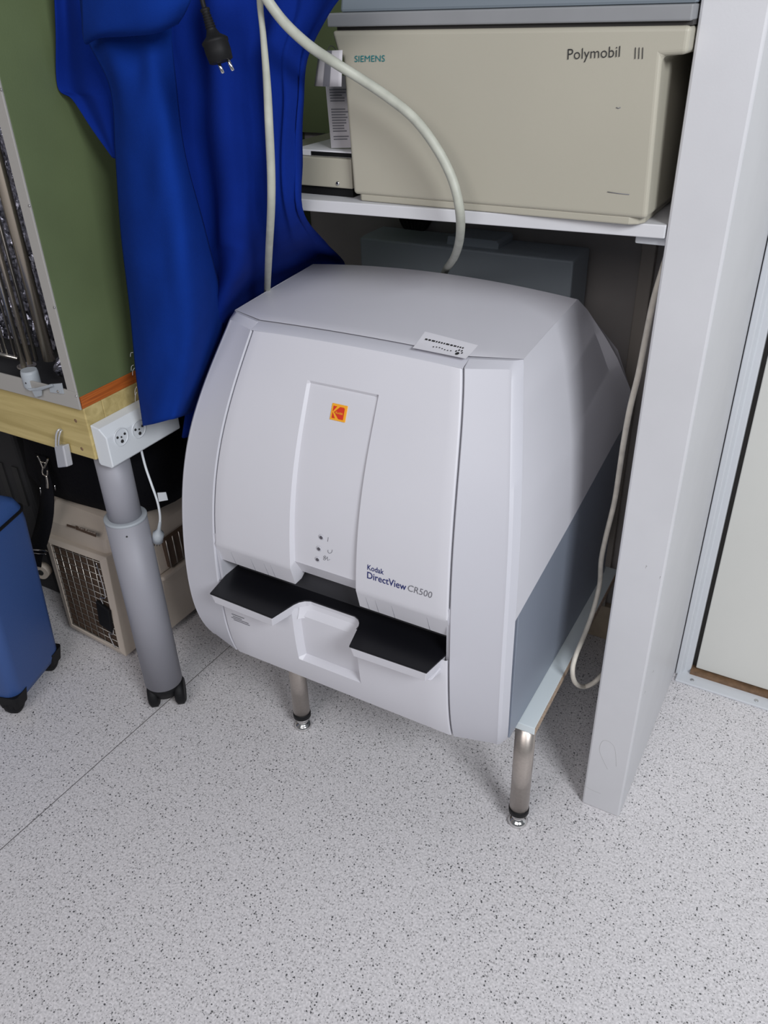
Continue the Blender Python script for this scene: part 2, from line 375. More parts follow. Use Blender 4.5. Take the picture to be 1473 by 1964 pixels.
mb = MB(); mb.tube(smooth_path([at(628, 98, y=1.134), at(634, 88, y=1.14), at(642, 92, y=1.147), at(645, 99, y=1.1485)]), 0.0006, 6); mb.build('wire_tie', 'inkk', tg)

# ================================================================== GREY HOUSING BEHIND
gb = empty('grey_housing', (-0.68, 1.66, 0), 'tall slate grey metal housing standing against the wall behind the white machine', 'housing')
gy = 1.60
A, B = at(712, 480, y=gy), at(1110, 508, y=gy)
Ct, Dt = at(703, 452, y=gy + 0.03), at(1110, 487, y=gy + 0.03)
zt = (Ct.z + Dt.z) / 2; zf = (at(703, 462, y=gy).z + at(1110, 497, y=gy).z) / 2
mb = MB(); mb.prism([(gy, 0.0), (gy, zf), (gy + 0.03, zt), (1.705, zt), (1.705, 0.0)], 'x', Ct.x, Dt.x); mb.build('casing', 'greybox', gb, bevel=0.004)
E0, E1 = at(862, 470, y=gy + 0.03), at(955, 470, y=gy + 0.03)
mb = MB(); mb.prism([(E0.x - 0.004, zt - 0.01), (E1.x + 0.004, zt - 0.01), (E1.x + 0.006, zt + 0.010), (E1.x, zt + 0.016), (E0.x, zt + 0.016)], 'y', gy + 0.02, 1.70); mb.build('raised_tab', 'greybox', gb, bevel=0.002)
# dark cabling bundle on the wall behind
mb = MB()
for k in range(7):
    a0 = at(770 + 9 * k, 415, y=1.71); mb.tube(smooth_path([a0 + Vector((0, 0, 0.08)), a0, a0 + Vector((0.03 - 0.008 * k, -0.01, -0.05)), a0 + Vector((0.01, 0, -0.16))]), 0.007, 8)
tag(mb.build('cable_bundle', 'blackm'), 'dark bundle of cables hanging on the wall above the grey housing', 'cables')

# ================================================================== STAND
st = empty('low_stand', (-0.61, 1.3, 0), 'low white board stand on round steel legs carrying the white scanner', 'stand')
br = [(-0.318, 1.047), (-0.325, 1.60), (-0.925, 1.60), (-0.925, 1.047)]
mb = MB(); mb.prism(br, 'z', 0.2835, 0.301); mb.build('top_board', 'board', st, bevel=0.001)
mb = MB(); mb.prism([(-0.3178, 1.049), (-0.3166, 1.049), (-0.3236, 1.60), (-0.3248, 1.60)], 'z', 0.2842, 0.3000); mb.build('raw_chipboard_edge', 'chip', st)
def leg(x, y):
    mb = MB(); mb.lathe([(0.0195, 0.047), (0.0195, 0.2835)], (x, y, 0), n=32); l = mb.build('leg', 'satin', st)
    mb = MB(); mb.lathe([(0.0205, 0.036), (0.0208, 0.046), (0.0200, 0.050)], (x, y, 0), n=32); mb.build('collar', 'blackm', l)
    mb = MB(); mb.lathe([(0.011, 0.0), (0.019, 0.001), (0.0205, 0.006), (0.0150, 0.012), (0.0105, 0.014), (0.0105, 0.022), (0.0155, 0.026), (0.016, 0.036)], (x, y, 0), n=32); mb.build('levelling_foot', 'chrome', l)
leg(-0.341, 1.066); leg(-0.882, 1.074); leg(-0.46, 1.50); leg(-0.86, 1.50)

# ================================================================== SCANNER
XC = -0.695
sc = empty('cassette_scanner', (XC, 1.3, 0.301), 'large light grey film cassette scanner with black feed tray standing on the low stand', 'scanner')
PZ = [.297, .31, .36, .41, .51, .57, .63, .68, .75, .82, .89, .964]
PYF = [.963, .958, .947, .943, .943, .945, .951, .961, .980, 1.006, 1.040, 1.077]
PH = [.2475, .248, .248, .248, .247, .246, .242, .240, .236, .227, .216, .2005]
PYO = [.994, .985, .970, .964, .962, .970, .979, .987, 1.007, 1.034, 1.071, 1.114]
PHO = [.341, .345, .350, .352, .352, .349, .346, .342, .335, .320, .304, .283]
Yf = lambda z: interp(z, PZ, PYF)
Hf = lambda z: interp(z, PZ, PH)
Yo = lambda z: interp(z, PZ, PYO)
Ho = lambda z: interp(z, PZ, PHO)
# smooth the tables with a spline so that the curved front reads as one curve
def sm(tab):
    P = [Vector((a, b, 0)) for a, b in zip(PZ, tab)]
    ts = [catmull(P, k / 6) for k in range((len(P) - 1) * 6 + 1)]
    xs = [p.x for p in ts]; ys = [p.y for p in ts]
    return lambda z: float(np.interp(z, xs, ys))
def fit(tab, d=5):
    c = np.polyfit(np.array(PZ) - .6, tab, d)
    return lambda z: float(np.polyval(c, z - .6))
Yf, Hf, Yo, Ho = fit(PYF), fit(PH), fit(PYO), fit(PHO)
ZS = sorted(set([round(.297 + k * (.964 - .297) / 46, 4) for k in range(47)]))
ZTOP = .964
GAP = .0022
crown = lambda x, t: (0.007 + 0.006 * t) * (1 - ((x - XC) / 0.285) ** 2) 
# bezel posts
for sgn in (-1, 1):
    rings = []
    for z in ZS:
        yf, h, yo, ho = Yf(z), Hf(z) + GAP, Yo(z), Ho(z)
        low = min(1, (z - .297) / .03); ho2 = ho - 0.012
        pts = [(XC + sgn * h, yf + .03), (XC + sgn * (h), yf + .0035), (XC + sgn * (h + .0025), yf + .001),
               (XC + sgn * (ho2 - .006), yo - .0125 + 0.002), (XC + sgn * (ho2), yo - .0105), (XC + sgn * (ho2 + .005), yo - .006), (XC + sgn * (ho - .001), yo + .012), (XC + sgn * (ho - .02), yo + .03)]
        rings.append([(p[0], p[1], z) for p in pts])
    # top bevel of the bezel
    z = ZTOP; yf, h, yo, ho = Yf(z), Hf(z) + GAP, Yo(z), Ho(z)
    pts = [(XC + sgn * h, yf + .035), (XC + sgn * (h), yf + .022), (XC + sgn * (h + .0025), yf + .021),
           (XC + sgn * (ho - .02), yo + .004), (XC + sgn * (ho - .016), yo + .006), (XC + sgn * (ho - .012), yo + .008), (XC + sgn * (ho - .0035), yo + .0165), (XC + sgn * (ho - .02), yo + .03)]
    rings.append([(p[0], p[1], z + .0088) for p in pts])
    mb = MB(); mb.loft(rings, smooth=False)
    o = mb.build('front_bezel', 'bezel', sc)
    for i, p in enumerate(o.data.polygons): p.use_smooth = True
    o.data.set_sharp_from_angle(angle=math.radians(28))
# top strip of the bezel above the centre cover
N_ = 24; rows = []
for (dy, dz) in ((.0, .0), (.002, .0015), (.022, .0085), (.035, .0085), (.035, -.02)):
    rows.append([(XC + (Hf(ZTOP) + GAP) * (2 * i / N_ - 1), Yf(ZTOP) + dy, ZTOP + dz + crown(XC + Hf(ZTOP) * (2 * i / N_ - 1), 0) * (1 if dz >= 0 else 1)-0.007*(1-(Hf(ZTOP)/.285)**2)) for i in range(N_ + 1)])
mb = MB(); mb.grid(rows); o = mb.build('bezel_top_strip', 'bezel', sc); o.data.set_sharp_from_angle(angle=math.radians(25))
# centre cover, with a shallow recess down the middle and a folded-under lower lip
RX = .0655
us = [-1, -.995] + [(-1 + k * .09) for k in range(1, 8)]
xs_ = sorted([-RX - .0050, -RX, RX, RX + .003] + [k * .013 for k in range(-4, 5)])
RD = lambda z: .0045 + .0050 * min(1, (.9 - z) / .3)
def cover_rows():
    rows = []
    zt = [ZTOP - .0015 - 0] + [z for z in ZS[::-1] if .585 < z < .9595 and abs(z - .902) > .004] + [.9045, .8995, .580, .574, .538]
    zt = sorted(set(zt), reverse=True)
    for z in zt:
        h = Hf(z) - .0005
        outer = [-h, -h + .002, -h + .004] + [-h + .004 + (h - .004 - RX - .0050) * k / 8 for k in range(1, 8)]
        xs = outer + xs_ + [-q + (-.0035 if False else 0) for q in outer[::-1]]
        row = []
        for x in xs:
            y = Yf(max(z, .58)); zz = z
            edge = h - abs(x)
            if edge < .0035: y += .0025 * (1 - edge / .0035) ** 2
            inr = -RX - 1e-6 <= x <= RX + 1e-6
            if inr and z < .9: y += RD(z)
            if z <= .581:                                   # lip
                k = (.580 - z) / .042
                y = Yf(.58) + max(0, k) * .010
                if inr: y += RD(.58) + max(0, k) * .008; zz = z + .012 + 0.008 * max(0, k)
            elif inr and z < .605: zz = max(z, .592)
            zz += 0.004 * max(0, (z - .85) / .11) * (1 - (x / h) ** 2)
            row.append((XC + x, y, zz))
        rows.append(row)
    first = [(p[0], p[1] + .02, p[2]) for p in rows[0]]; r1 = [(p[0], p[1] + .0008, p[2] + .0012) for p in rows[0]]
    last = [(p[0], p[1] + .02, p[2]) for p in rows[-1]]
    rows = [first, r1] + rows + [last]
    return [[(r[0][0], r[0][1] + .02, r[0][2])] + r + [(r[-1][0], r[-1][1] + .02, r[-1][2])] for r in rows]
mb = MB(); mb.grid(cover_rows()); cov = mb.build('front_cover', 'machine', sc); cov.data.set_sharp_from_angle(angle=math.radians(20))
# thin ribs on the lower lip, groove shade painted in as darker grey
def lipP(x, z): return Vector((XC + x, Yf(.58) + (.580 - z) / .042 * .010 - .0004, z))
for px, py in ((452, 1082), (490, 1098), (515, 1106), (528, 1111), (708, 1176), (726, 1182), (757, 1190), (824, 1208)):
    b = at(px, py, y=.954); x = b.x - XC
    mb = MB(); p0, p1, p2 = lipP(x - .002, .570), lipP(x + .0006, .539), lipP(x - .0006, .539)
    mb.add([p0, p1 + Vector((0, -.0004, 0)), p2, p0 + Vector((0, .004, 0)), p1 + Vector((0, .004, 0)), p2 + Vector((0, .004, 0))], [(0, 1, 2), (3, 5, 4), (0, 3, 4, 1), (1, 4, 5, 2), (2, 5, 3, 0)])
    mb.build('lip_rib', 'rib', sc)
# dark inner body seen through the gaps
mb = MB()
mb.loft([[(XC - .235, Yf(z) + .05, z), (XC + .235, Yf(z) + .05, z), (XC + .29, 1.25, z), (XC + .25, 1.5, z), (XC - .25, 1.5, z), (XC - .29, 1.25, z)] for z in (.305, .5, .7)]
        + [[(XC - .19, Yf(.93) + .05, .93), (XC + .19, Yf(.93) + .05, .93), (XC + .24, 1.25, .95), (XC + .22, 1.36, .95), (XC - .22, 1.36, .95), (XC - .24, 1.25, .95)]])
mb.build('inner_body', 'core', sc)
# hood: top shell and both flanks down to the metal side panels
SB = lambda y: .586 + (y - .985) * .168                     # lower edge of the flank
def flank(sgn):
    cols_ = []
    def colm(tp, pts):                                      # resample to 16 rows
        P = [tp] + pts; L = [0]
        for a, b in zip(P, P[1:]): L.append(L[-1] + (Vector(b) - Vector(a)).length)
        return [tuple(np.interp(k / 30 * L[-1], L, [p[j] for p in P]) for j in range(3)) for k in range(31)]
    f = [(Ho(.96 - .0094 * k) - .0018, Yo(.96 - .0094 * k) + .0112, .96 - .0094 * k) for k in range(0, 39)] + [(Ho(.59) - .0018, Yo(.59) + .0112, SB(1.0))]
    cols_.append(colm((.2795, 1.130, .9735), f))
    f2 = [(.303, 1.25, .93), (.322, 1.25, .85), (.3355, 1.25, .78), (.343, 1.25, .70), (.347, 1.25, SB(1.25))]
    cols_.append(colm((.278, 1.25, .983), f2))
    cr = [(.285, 1.418, .962), (.305, 1.459, .889), (.325, 1.495, .814), (.338, 1.53, .74), (.346, 1.53, SB(1.53))]
    cols_.append(colm((.2775, 1.384, .992), cr))
    sl = [(.284, 1.428, .962), (.313, 1.472, .897), (.330, 1.503, .851), (.348, 1.580, .755), (.350, 1.585, SB(1.585))]
    cols_.append(colm((.2775, 1.386, .992), sl))
    rows = [[(XC + sgn * c[k][0], c[k][1], c[k][2]) for c in cols_] for k in range(31)]
    return rows
hood = MB()
for sgn in (-1, 1): hood.grid(flank(sgn), smooth=True)
# top
top = []
NT = 28
for t in [0, .02] + [k / 12 for k in range(1, 13)]:
    hw = .2795 * (1 - t) + .2775 * t; row = []
    for i in range(NT + 1):
        x = (2 * i / NT - 1) * hw; k = min(1, max(0, (abs(x) - .2) / .08))
        y0 = 1.1005 + k * .0295; y1 = 1.384
        zf0 = .9735; zb = .992
        y = y0 * (1 - t) + y1 * t
        z = zf0 * (1 - t) + zb * t + (.0065 + .009 * t) * (1 - (x / .28) ** 2)
        if t == 0: z -= .0012 * (1 - k)
        row.append((XC + x, y, z))
    top.append(row)
hood.grid(top)
# rear slope
back = []
for (y, z, hw) in ((1.384, .992, .2775), (1.45, .94, .29), (1.52, .86, .325), (1.58, .76, .345), (1.585, .62, .345), (1.585, .32, .335)):
    back.append([(XC + (2 * i / 10 - 1) * hw, y, z + (.0155 * (1 - (2 * i / 10 - 1) ** 2) if z > .98 else 0)) for i in range(11)])
hood.grid(back)
o = hood.build('hood', 'machine', sc); o.data.set_sharp_from_angle(angle=math.radians(24))
# metal side panels
for sgn in (-1, 1):
    mb = MB(); X_ = XC + sgn * .3455
    a_ = [(1.003, .302), (1.003, SB(1.003)), (1.575, SB(1.575)), (1.575, .302)]
    b_ = XC + sgn * .339
    mb.prism(a_, 'x', b_, X_); o = mb.build('metal_side_panel', 'steel_blue', sc, bevel=0.0012)
    o['label'] = 'blue-grey metal side panel'
mb = MB(); mb.box(XC - .335, XC + .335, 1.0, 1.575, .3015, .306); mb.build('base_plate', 'steel_blue', sc)
# lower front panel with recess
def lower():
    rows = []
    zs = [.4955, .4655, .4615] + [.45, .43, .41, .39, .375, .3655, .3595] + [.35, .34, .33, .32, .31, .303, .297]
    for z in zs:
        h = Hf(z) - .0005; row = []
        outer = [-h, -h + .0015, -h + .004, -.2, -.16, -.12, -.09]
        xs = outer + [-.0745, -.0665] + [-.05, -.03, 0, .03, .05] + [.0655, .0665] + [-q for q in outer[::-1]]
        for x in xs:
            y = Yf(z)
            e = h - abs(x)
            if e < .0035: y += .0025 * (1 - e / .0035) ** 2
            zz = z + .004 * (x / h) ** 2 * 0
            if -.067 < x < .066:
                if .3654 < z: y += .016
                if z > .49: y = 0.980
            row.append((XC + x, y, zz))
        rows.append(row)
    last = [(p[0], p[1] + .03, p[2] + .004) for p in rows[-1]]
    rows.append(last)
    return [[(r[0][0], r[0][1] + .02, r[0][2])] + r + [(r[-1][0], r[-1][1] + .02, r[-1][2])] for r in rows]
mb = MB(); mb.grid(lower()); lo = mb.build('lower_front_panel', 'machine', sc); lo.data.set_sharp_from_angle(angle=math.radians(20))
# back wall of the feed slot
mb = MB(); mb.box(XC - .2465, XC + .2465, .998, 1.003, .49, .60); mb.build('slot_back', 'core', sc)
for sgn in (-1, 1):
    mb = MB(); mb.box(XC + sgn * .2415, XC + sgn * .2475, .950, 1.0, .485, .60); mb.build('slot_cheek', 'bezel', sc)
# feed tray
def tray_outline(g=0.0, back=.997):
    R = [(.241 - g, back), (.241 - g, .957), (.231 - g, .897 + g), (.0825 + g, .893 + g), (.0700 + g, .945)]
    R += [(.0655 + g + 0, .955 + g * .6), (.058, .963 + g), (.048, .9675 + g)]
    Lh = [(-x, y) for x, y in R[::-1]]
    return [(XC + x, y) for x, y in R + Lh]
TT = .5005
mb = MB(); mb.prism(tray_outline(0.0), 'z', TT - .0035, TT); trc = mb.build('feed_tray', 'black', sc, bevel=0.0008)
def rim(s):
    return tray_outline(0.0012 if s == 0 else (0.003 if s == 1 else 0.012))
o0, o1 = tray_outline(.0014), tray_outline(.0045)
mb = MB(); mb.loft([[(x, y, TT - .0255 + (.0) ) for x, y in o1], [(x, y, TT - .006) for x, y in o0], [(x, y, TT - .0035) for x, y in o0]])
mb.build('tray_body', 'machine', sc, bevel=0.0012)
# sloping brackets under the tray wings and the pocket between them
for sgn in (-1, 1):
    xa, xb = sorted((XC + sgn * .085, XC + sgn * .236))
    mb = MB()
    mb.add([(xa + .0, .903, TT - .0255), (xb - .0, .906, TT - .0255), (xb, .955, TT - .0255), (xa, .955, TT - .0255),
            (xa + .004, .9435, TT - .036), (xb - .004, .9435, TT - .036), (xb, .955, TT - .040), (xa, .955, TT - .040)],
           [(0, 1, 2, 3), (4, 7, 6, 5), (0, 4, 5, 1), (1, 5, 6, 2), (2, 6, 7, 3), (3, 7, 4, 0)])
    mb.build('tray_bracket', 'machine', sc, bevel=0.003)
rows = []
for t in range(0, 11):
    a_ = t / 10; y = .970 - .010 * (1 - math.cos(a_ * math.pi / 2)) * 1.0; z = TT - .0035 - .035 * a_
    y = .9705 - .0105 * a_ ** 2
    rows.append([(XC - .068 + .136 * i / 12, y - (.012 * max(0, (abs(i - 6) - 4.2) / 1.8) ** 2), z) for i in range(13)])
mb = MB(); mb.grid(rows); mb.build('finger_pocket', 'machine', sc)

# lettering, badge and lights on the cover
def on_cover(x, z, lift=.0006, rec=False): return Vector((x, Yf(z) + (RD(z) if rec else 0) - lift, z))
def cover_text(name, body, x0, x1, z0, z1, m, bold=0, shear=0, rec=False):
    return lettering(name, body, lambda u, v: on_cover(x0 + (x1 - x0) * u, z0 + (z1 - z0) * v, rec=rec), m, sc, bold, shear)
cover_text('brand_lettering', 'Kodak', -.604, -.572, .6285, .6385, 'ink', bold=.012)
cover_text('range_lettering', 'DirectView', -.604, -.5285, .6120, .6250, 'ink', bold=.012)
cover_text('model_lettering', 'CR500', -.5255, -.4805, .6128, .6250, 'grey_ink', shear=.15)
bd = MB(); bx0, bx1, bz0, bz1 = -.711, -.681, .8545, .8790
bd.add([on_cover(x, z, l, True) for l in (.0, .0018) for x, z in ((bx0, bz0), (bx1, bz0), (bx1, bz1), (bx0, bz1))], [(0, 1, 2, 3), (4, 5, 6, 7), (0, 1, 5, 4), (1, 2, 6, 5), (2, 3, 7, 6), (3, 0, 4, 7)])
bad = bd.build('badge', 'yellow', sc, bevel=.0005); bad['label'] = 'yellow and red square badge'
def bp(u, v): return on_cover(bx0 + (bx1 - bx0) * u, bz0 + (bz1 - bz0) * v, .0023, True)
for poly in ([(.12, .52), (.12, .88), (.36, .88)], [(.12, .50), (.34, .13), (.12, .13)], [(.22, .51), (.55, .88), (.80, .88), (.86, .82), (.86, .13), (.56, .13)]):
    mb = MB(); mb.add([bp(*p) for p in poly], [list(range(len(poly)))]); mb.build('red_field', 'red', bad)
lettering('badge_word', 'Kodak', lambda u, v: bp(.33 + .48 * u, .44 + .14 * v) + Vector((0, -.0004, 0)), 'yellow', bad, bold=.02)
for px, py in ((617, 1030), (614.5, 1050), (613.5, 1069)):
    q = at(px, py, y=.9655); c0 = on_cover(q.x, q.z, .0, True)
    mb = MB(); mb.lathe([(.0055, 0), (.0055, .0008), (.0045, .001)], c0, (0, -1, 0), 20); l = mb.build('indicator_light', 'bezel', sc)
    mb = MB(); mb.lathe([(.0034, .0009), (.003, .0018)], c0, (0, -1, 0), 20); mb.build('lens', 'led', l)
def sym(pts, r=.0004):
    mb = MB(); mb.tube([on_cover(at(*p, y=.9645).x, at(*p, y=.9645).z, .0005, True) for p in pts], r, 5); mb.build('symbol', 'grey_ink', sc)
sym([(629.5, 1031), (629, 1038)])
sym([(635 + 4 * math.cos(t), 1054.5 + 4.5 * math.sin(t)) for t in [(-.35 + k * .35) for k in range(-0, 12)]])
sym([(626 + 2 * math.cos(t), 1065 + 1.6 * math.sin(t)) for t in [k * .7 for k in range(10)]]); sym([(626 + 2 * math.cos(t), 1069 + 1.8 * math.sin(t)) for t in [k * .7 for k in range(10)]])
sym([(629, 1069), (631, 1065), (632, 1072), (636, 1070)])
# small printed label on the lower panel, left
for k, (u0, u1, v) in enumerate(((.05, .75, .0), (.1, .6, .3), (0, .95, .55), (.1, 1, .8))):
    z = .418 - v * .018 
    mb = MB(); A = Vector((-.925 + .045 * u0, 0, z)); B = Vector((-.925 + .045 * u1, 0, z))
    mb.add([(A.x, Yf(z) - .0006, z), (B.x, Yf(z) - .0006, z), (B.x, Yf(z) - .0006, z + .0018), (A.x, Yf(z) - .0006, z + .0018)], [(0, 1, 2, 3)]); mb.build('printed_line', 'grey_ink', sc)
# sticker on the hood
def htop(x, y):
    t = max(0, (y - 1.1005) / .2835); u = x - XC
    return .9735 * (1 - t) + .992 * t + (.0065 + .009 * t) * (1 - (u / .28) ** 2)
S = [at(791, 662.5, z=.9835), at(893, 684.5, z=.980), at(917, 660, z=.982), at(815, 637, z=.983)]
def sp(u, v, lift=.0004):
    p = (S[0] * (1 - u) + S[1] * u) * (1 - v) + (S[3] * (1 - u) + S[2] * u) * v
    return Vector((p.x, p.y, htop(p.x, p.y) + lift))
mb = MB(); mb.grid([[sp(i / 8, j / 4) for i in range(9)] for j in range(5)]); stk = mb.build('sticker', 'paper', sc); stk['label'] = 'white sticker with a black paw print'
random.seed(3)
u = .10
while u < .82:
    wd = random.choice((.03, .045, .06, .025)); mb = MB(); mb.add([sp(a, b, .0012) for a, b in ((u, .56), (u + wd, .56), (u + wd, .64), (u, .64))], [(0, 1, 2, 3)]); mb.build('printed_word', 'inkk', stk); u += wd + .020
for k in range(7):
    mb = MB(); u = .32 + k * .055; v = .27 + .03 * math.sin(k); mb.add([sp(a, b, .0012) for a, b in ((u, v), (u + .022, v), (u + .022, v + .05), (u, v + .05))], [(0, 1, 2, 3)]); mb.build('printed_word', 'inkk', stk)
def blob(cu, cv, ru, rv):
    mb = MB(); mb.add([sp(cu + ru * math.cos(t * .5236), cv + rv * math.sin(t * .5236), .0013) for t in range(12)], [list(range(12))]); return mb
blob(.80, .20, .032, .10).build('paw_pad', 'inkk', stk)
for cu, cv in ((.75, .33), (.785, .42), (.835, .42), (.865, .30)): blob(cu, cv, .013, .055).build('paw_toe', 'inkk', stk)

# ================================================================== BLUE COAT
def sheet(rows, sub=6, fold=None):
    """rows of (px, py, depth) control points -> smooth grid of world points"""
    G = [[at(p[0], p[1], y=p[2]) for p in r] for r in rows]
    nr, nc = len(G), len(G[0])
    R1 = [[catmull(r, j / sub) for j in range((nc - 1) * sub + 1)] for r in G]
    out = []
    for i in range((nr - 1) * sub + 1):
        row = []
        for j in range(len(R1[0])):
            p = catmull([R1[k][j] for k in range(nr)], i / sub).copy()
            if fold: p.y += fold(j / (len(R1[0]) - 1), i / ((nr - 1) * sub))
            row.append(p)
        out.append(row)
    return out
ct = empty('work_coat', (-0.95, 1.05, 1.5), 'bright blue cotton work coat hanging between the green cabinet and the shelf', 'coat')
D = [
 [(310, -40, 1.05), (360, -40, 1.075), (420, -40, 1.05), (480, -40, 1.075), (540, -40, 1.06), (600, -40, 1.07), (690, -40, 1.02)],
 [(312, 35, 1.05), (365, 35, 1.08), (425, 35, 1.05), (485, 35, 1.08), (540, 35, 1.06), (590, 30, 1.08), (636, 25, 1.06)],
 [(322, 110, 1.05), (372, 110, 1.08), (428, 110, 1.05), (482, 110, 1.08), (525, 110, 1.06), (560, 110, 1.08), (588, 112, 1.10)],
 [(335, 200, 1.05), (382, 200, 1.085), (435, 200, 1.05), (487, 200, 1.08), (527, 200, 1.06), (558, 200, 1.075), (583, 204, 1.10)],
 [(345, 300, 1.05), (392, 300, 1.09), (443, 300, 1.05), (493, 300, 1.08), (530, 300, 1.06), (556, 300, 1.075), (578, 300, 1.10)],
 [(358, 395, 1.05), (402, 395, 1.09), (450, 395, 1.05), (500, 395, 1.085), (535, 395, 1.065), (558, 395, 1.08), (577, 398, 1.10)],
 [(368, 455, 1.06), (410, 455, 1.09), (455, 455, 1.06), (505, 455, 1.12), (543, 455, 1.13), (583, 455, 1.19), (616, 456, 1.26)],
 [(374, 520, 1.07), (412, 520, 1.10), (455, 515, 1.08), (505, 505, 1.20), (552, 495, 1.26), (607, 490, 1.40), (655, 500, 1.46)],
 [(372, 640, 1.09), (395, 630, 1.11), (425, 610, 1.12), (475, 580, 1.26), (535, 545, 1.36), (600, 520, 1.44), (662, 512, 1.49)],
 [(350, 838, 1.11), (366, 834, 1.12), (384, 810, 1.15), (420, 740, 1.28), (500, 620, 1.38), (590, 550, 1.45), (664, 522, 1.51)],
]
mb = MB(); mb.grid(sheet(D, 6, lambda u, v: .006 * math.sin(u * 37 + 2 * v) * (1 if v < .7 else .4) + .003 * math.sin(v * 23 + u * 9)))
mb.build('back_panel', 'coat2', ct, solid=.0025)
B_ = [
 [(150, -40, 1.00), (205, -40, .985), (260, -40, .99), (305, -40, .99), (350, -40, 1.01)],
 [(162, 66, 1.00), (205, 66, .985), (250, 66, .99), (292, 64, .99), (328, 55, 1.01)],
 [(212, 172, 1.02), (232, 172, .990), (268, 172, .985), (306, 170, .99), (338, 165, 1.03)],
 [(222, 300, 1.03), (248, 300, .995), (288, 300, .985), (328, 300, .99), (357, 300, 1.035)],
 [(232, 450, 1.025), (262, 450, .990), (306, 450, .98), (352, 450, .985), (396, 450, 1.06)],
 [(250, 600, 1.02), (280, 600, .985), (324, 600, .975), (372, 600, .995), (428, 600, 1.13)],
 [(262, 720, 1.01), (288, 720, .985), (330, 718, .980), (368, 714, 1.01), (412, 700, 1.15)],
 [(275, 817, 1.00), (294, 813, .980), (318, 807, .98), (342, 800, 1.0), (366, 792, 1.11)],
]
mb = MB(); mb.grid(sheet(B_, 7, lambda u, v: .0022 * math.sin(u * 15 + v * 4) * (1 - v) + .0022 * math.sin(v * 34 + u * 12) * (1 - abs(2 * u - 1)) + .0018 * math.sin(v * 12 - u * 13) * (1 - v)))
sl = mb.build('sleeve', 'coat', ct, solid=.0025)
for k in range(5):
    mb = MB(); p0 = at((255, 256, 258, 262, 262)[k], (676, 700, 706, 742, 752)[k], y=1.005)
    mb.tube(smooth_path([p0, p0 + Vector((-.006, 0, -.002 - .002 * k)), p0 + Vector((-.009, 0, -.01 - .003 * k))], 4), .0003, 4)
    mb.build('loose_thread', 'paper', sl)
A_ = [
 [(103, -40, 1.03), (125, -40, 1.045), (150, -40, 1.03), (180, -40, 1.05)],
 [(107, 60, 1.03), (130, 60, 1.045), (155, 60, 1.03), (190, 60, 1.05)],
 [(110, 165, 1.03), (138, 165, 1.045), (170, 165, 1.035), (212, 165, 1.05)],
 [(138, 190, 1.035), (160, 190, 1.045), (185, 190, 1.035), (220, 190, 1.05)],
 [(178, 250, 1.04), (192, 250, 1.045), (206, 250, 1.04), (224, 250, 1.05)],
 [(216, 302, 1.045), (219, 303, 1.045), (223, 304, 1.045), (230, 305, 1.05)],
]
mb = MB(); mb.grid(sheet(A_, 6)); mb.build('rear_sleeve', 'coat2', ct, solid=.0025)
C_ = [
 [(154, -40, .965), (200, -40, .945), (255, -40, .94), (310, -40, .945), (380, -40, .965)],
 [(157, 15, .965), (200, 15, .942), (255, 15, .935), (310, 12, .94), (366, 0, .965)],
 [(159, 60, .965), (195, 55, .942), (250, 50, .938), (308, 45, .945), (352, 28, .97)],
 [(162, 80, .975), (190, 68, .955), (245, 65, .950), (300, 60, .955), (344, 40, .98)],
 [(166, 84, .990), (192, 72, .975), (246, 68, .970), (300, 62, .972), (342, 44, .99)],
]
mb = MB(); mb.grid(sheet(C_, 6)); mb.build('folded_cuff', 'coat', ct, solid=.0025)

# ================================================================== CABLES
c1 = [at(512, 575, y=1.27), at(513, 545, y=1.215), at(516, 480, y=1.10), at(520, 400, y=1.035), at(520, 330, y=1.02), at(516, 240, y=1.01), at(512, 160, y=1.01), at(505, 70, y=1.005), at(499, 10, y=1.0),
      at(500, -30, y=.995), at(497, -50, y=.985),
      at(500, -22, y=.985), at(540, 37, y=1.0), at(590, 85, y=1.03), at(640, 119, y=1.07), at(690, 150, y=1.09), at(745, 187, y=1.098), at(795, 228, y=1.10), at(838, 285, y=1.102), at(868, 345, y=1.105), at(882, 405, y=1.108), at(882, 455, y=1.16), at(872, 492, y=1.29), at(856, 516, y=1.42), at(850, 530, y=1.50)]
pth = smooth_path(c1, 8)
r_ = [(.0062 if i < 9 * 8 else .0068) * (1 - .35 * math.exp(-((i - 60) / 12) ** 2)) for i in range(len(pth))]
mb = MB(); mb.tube(pth, r_, 12); tag(mb.build('thick_cable', 'cable'), 'thick grey-green cable looped over the coat and hanging behind the white scanner', 'cable')
c2 = [(1280, 488, -.249), (1270, 520, -.251), (1253, 578, -.256), (1238, 650, -.262), (1224, 720, -.264), (1208, 785, -.268), (1196, 850, -.275), (1187, 910, -.282), (1178, 965, -.288), (1162, 1030, -.294), (1153, 1075, -.296), (1150, 1120, -.298), (1138, 1170, -.298), (1122, 1215, -.300), (1104, 1258, -.300), (1098, 1288, -.298), (1104, 1310, -.294), (1120, 1317, -.285), (1138, 1310, -.268), (1152, 1297, -.259), (1166, 1283, -.255), (1190, 1262, -.252)]
pth = smooth_path([at(p[0], p[1], x=p[2]) for p in c2], 6)
mb = MB(); mb.tube(pth, .0048, 10); tag(mb.build('power_cable', 'cable2'), 'off-white power cable hanging in the gap beside the upright white panel', 'cable')

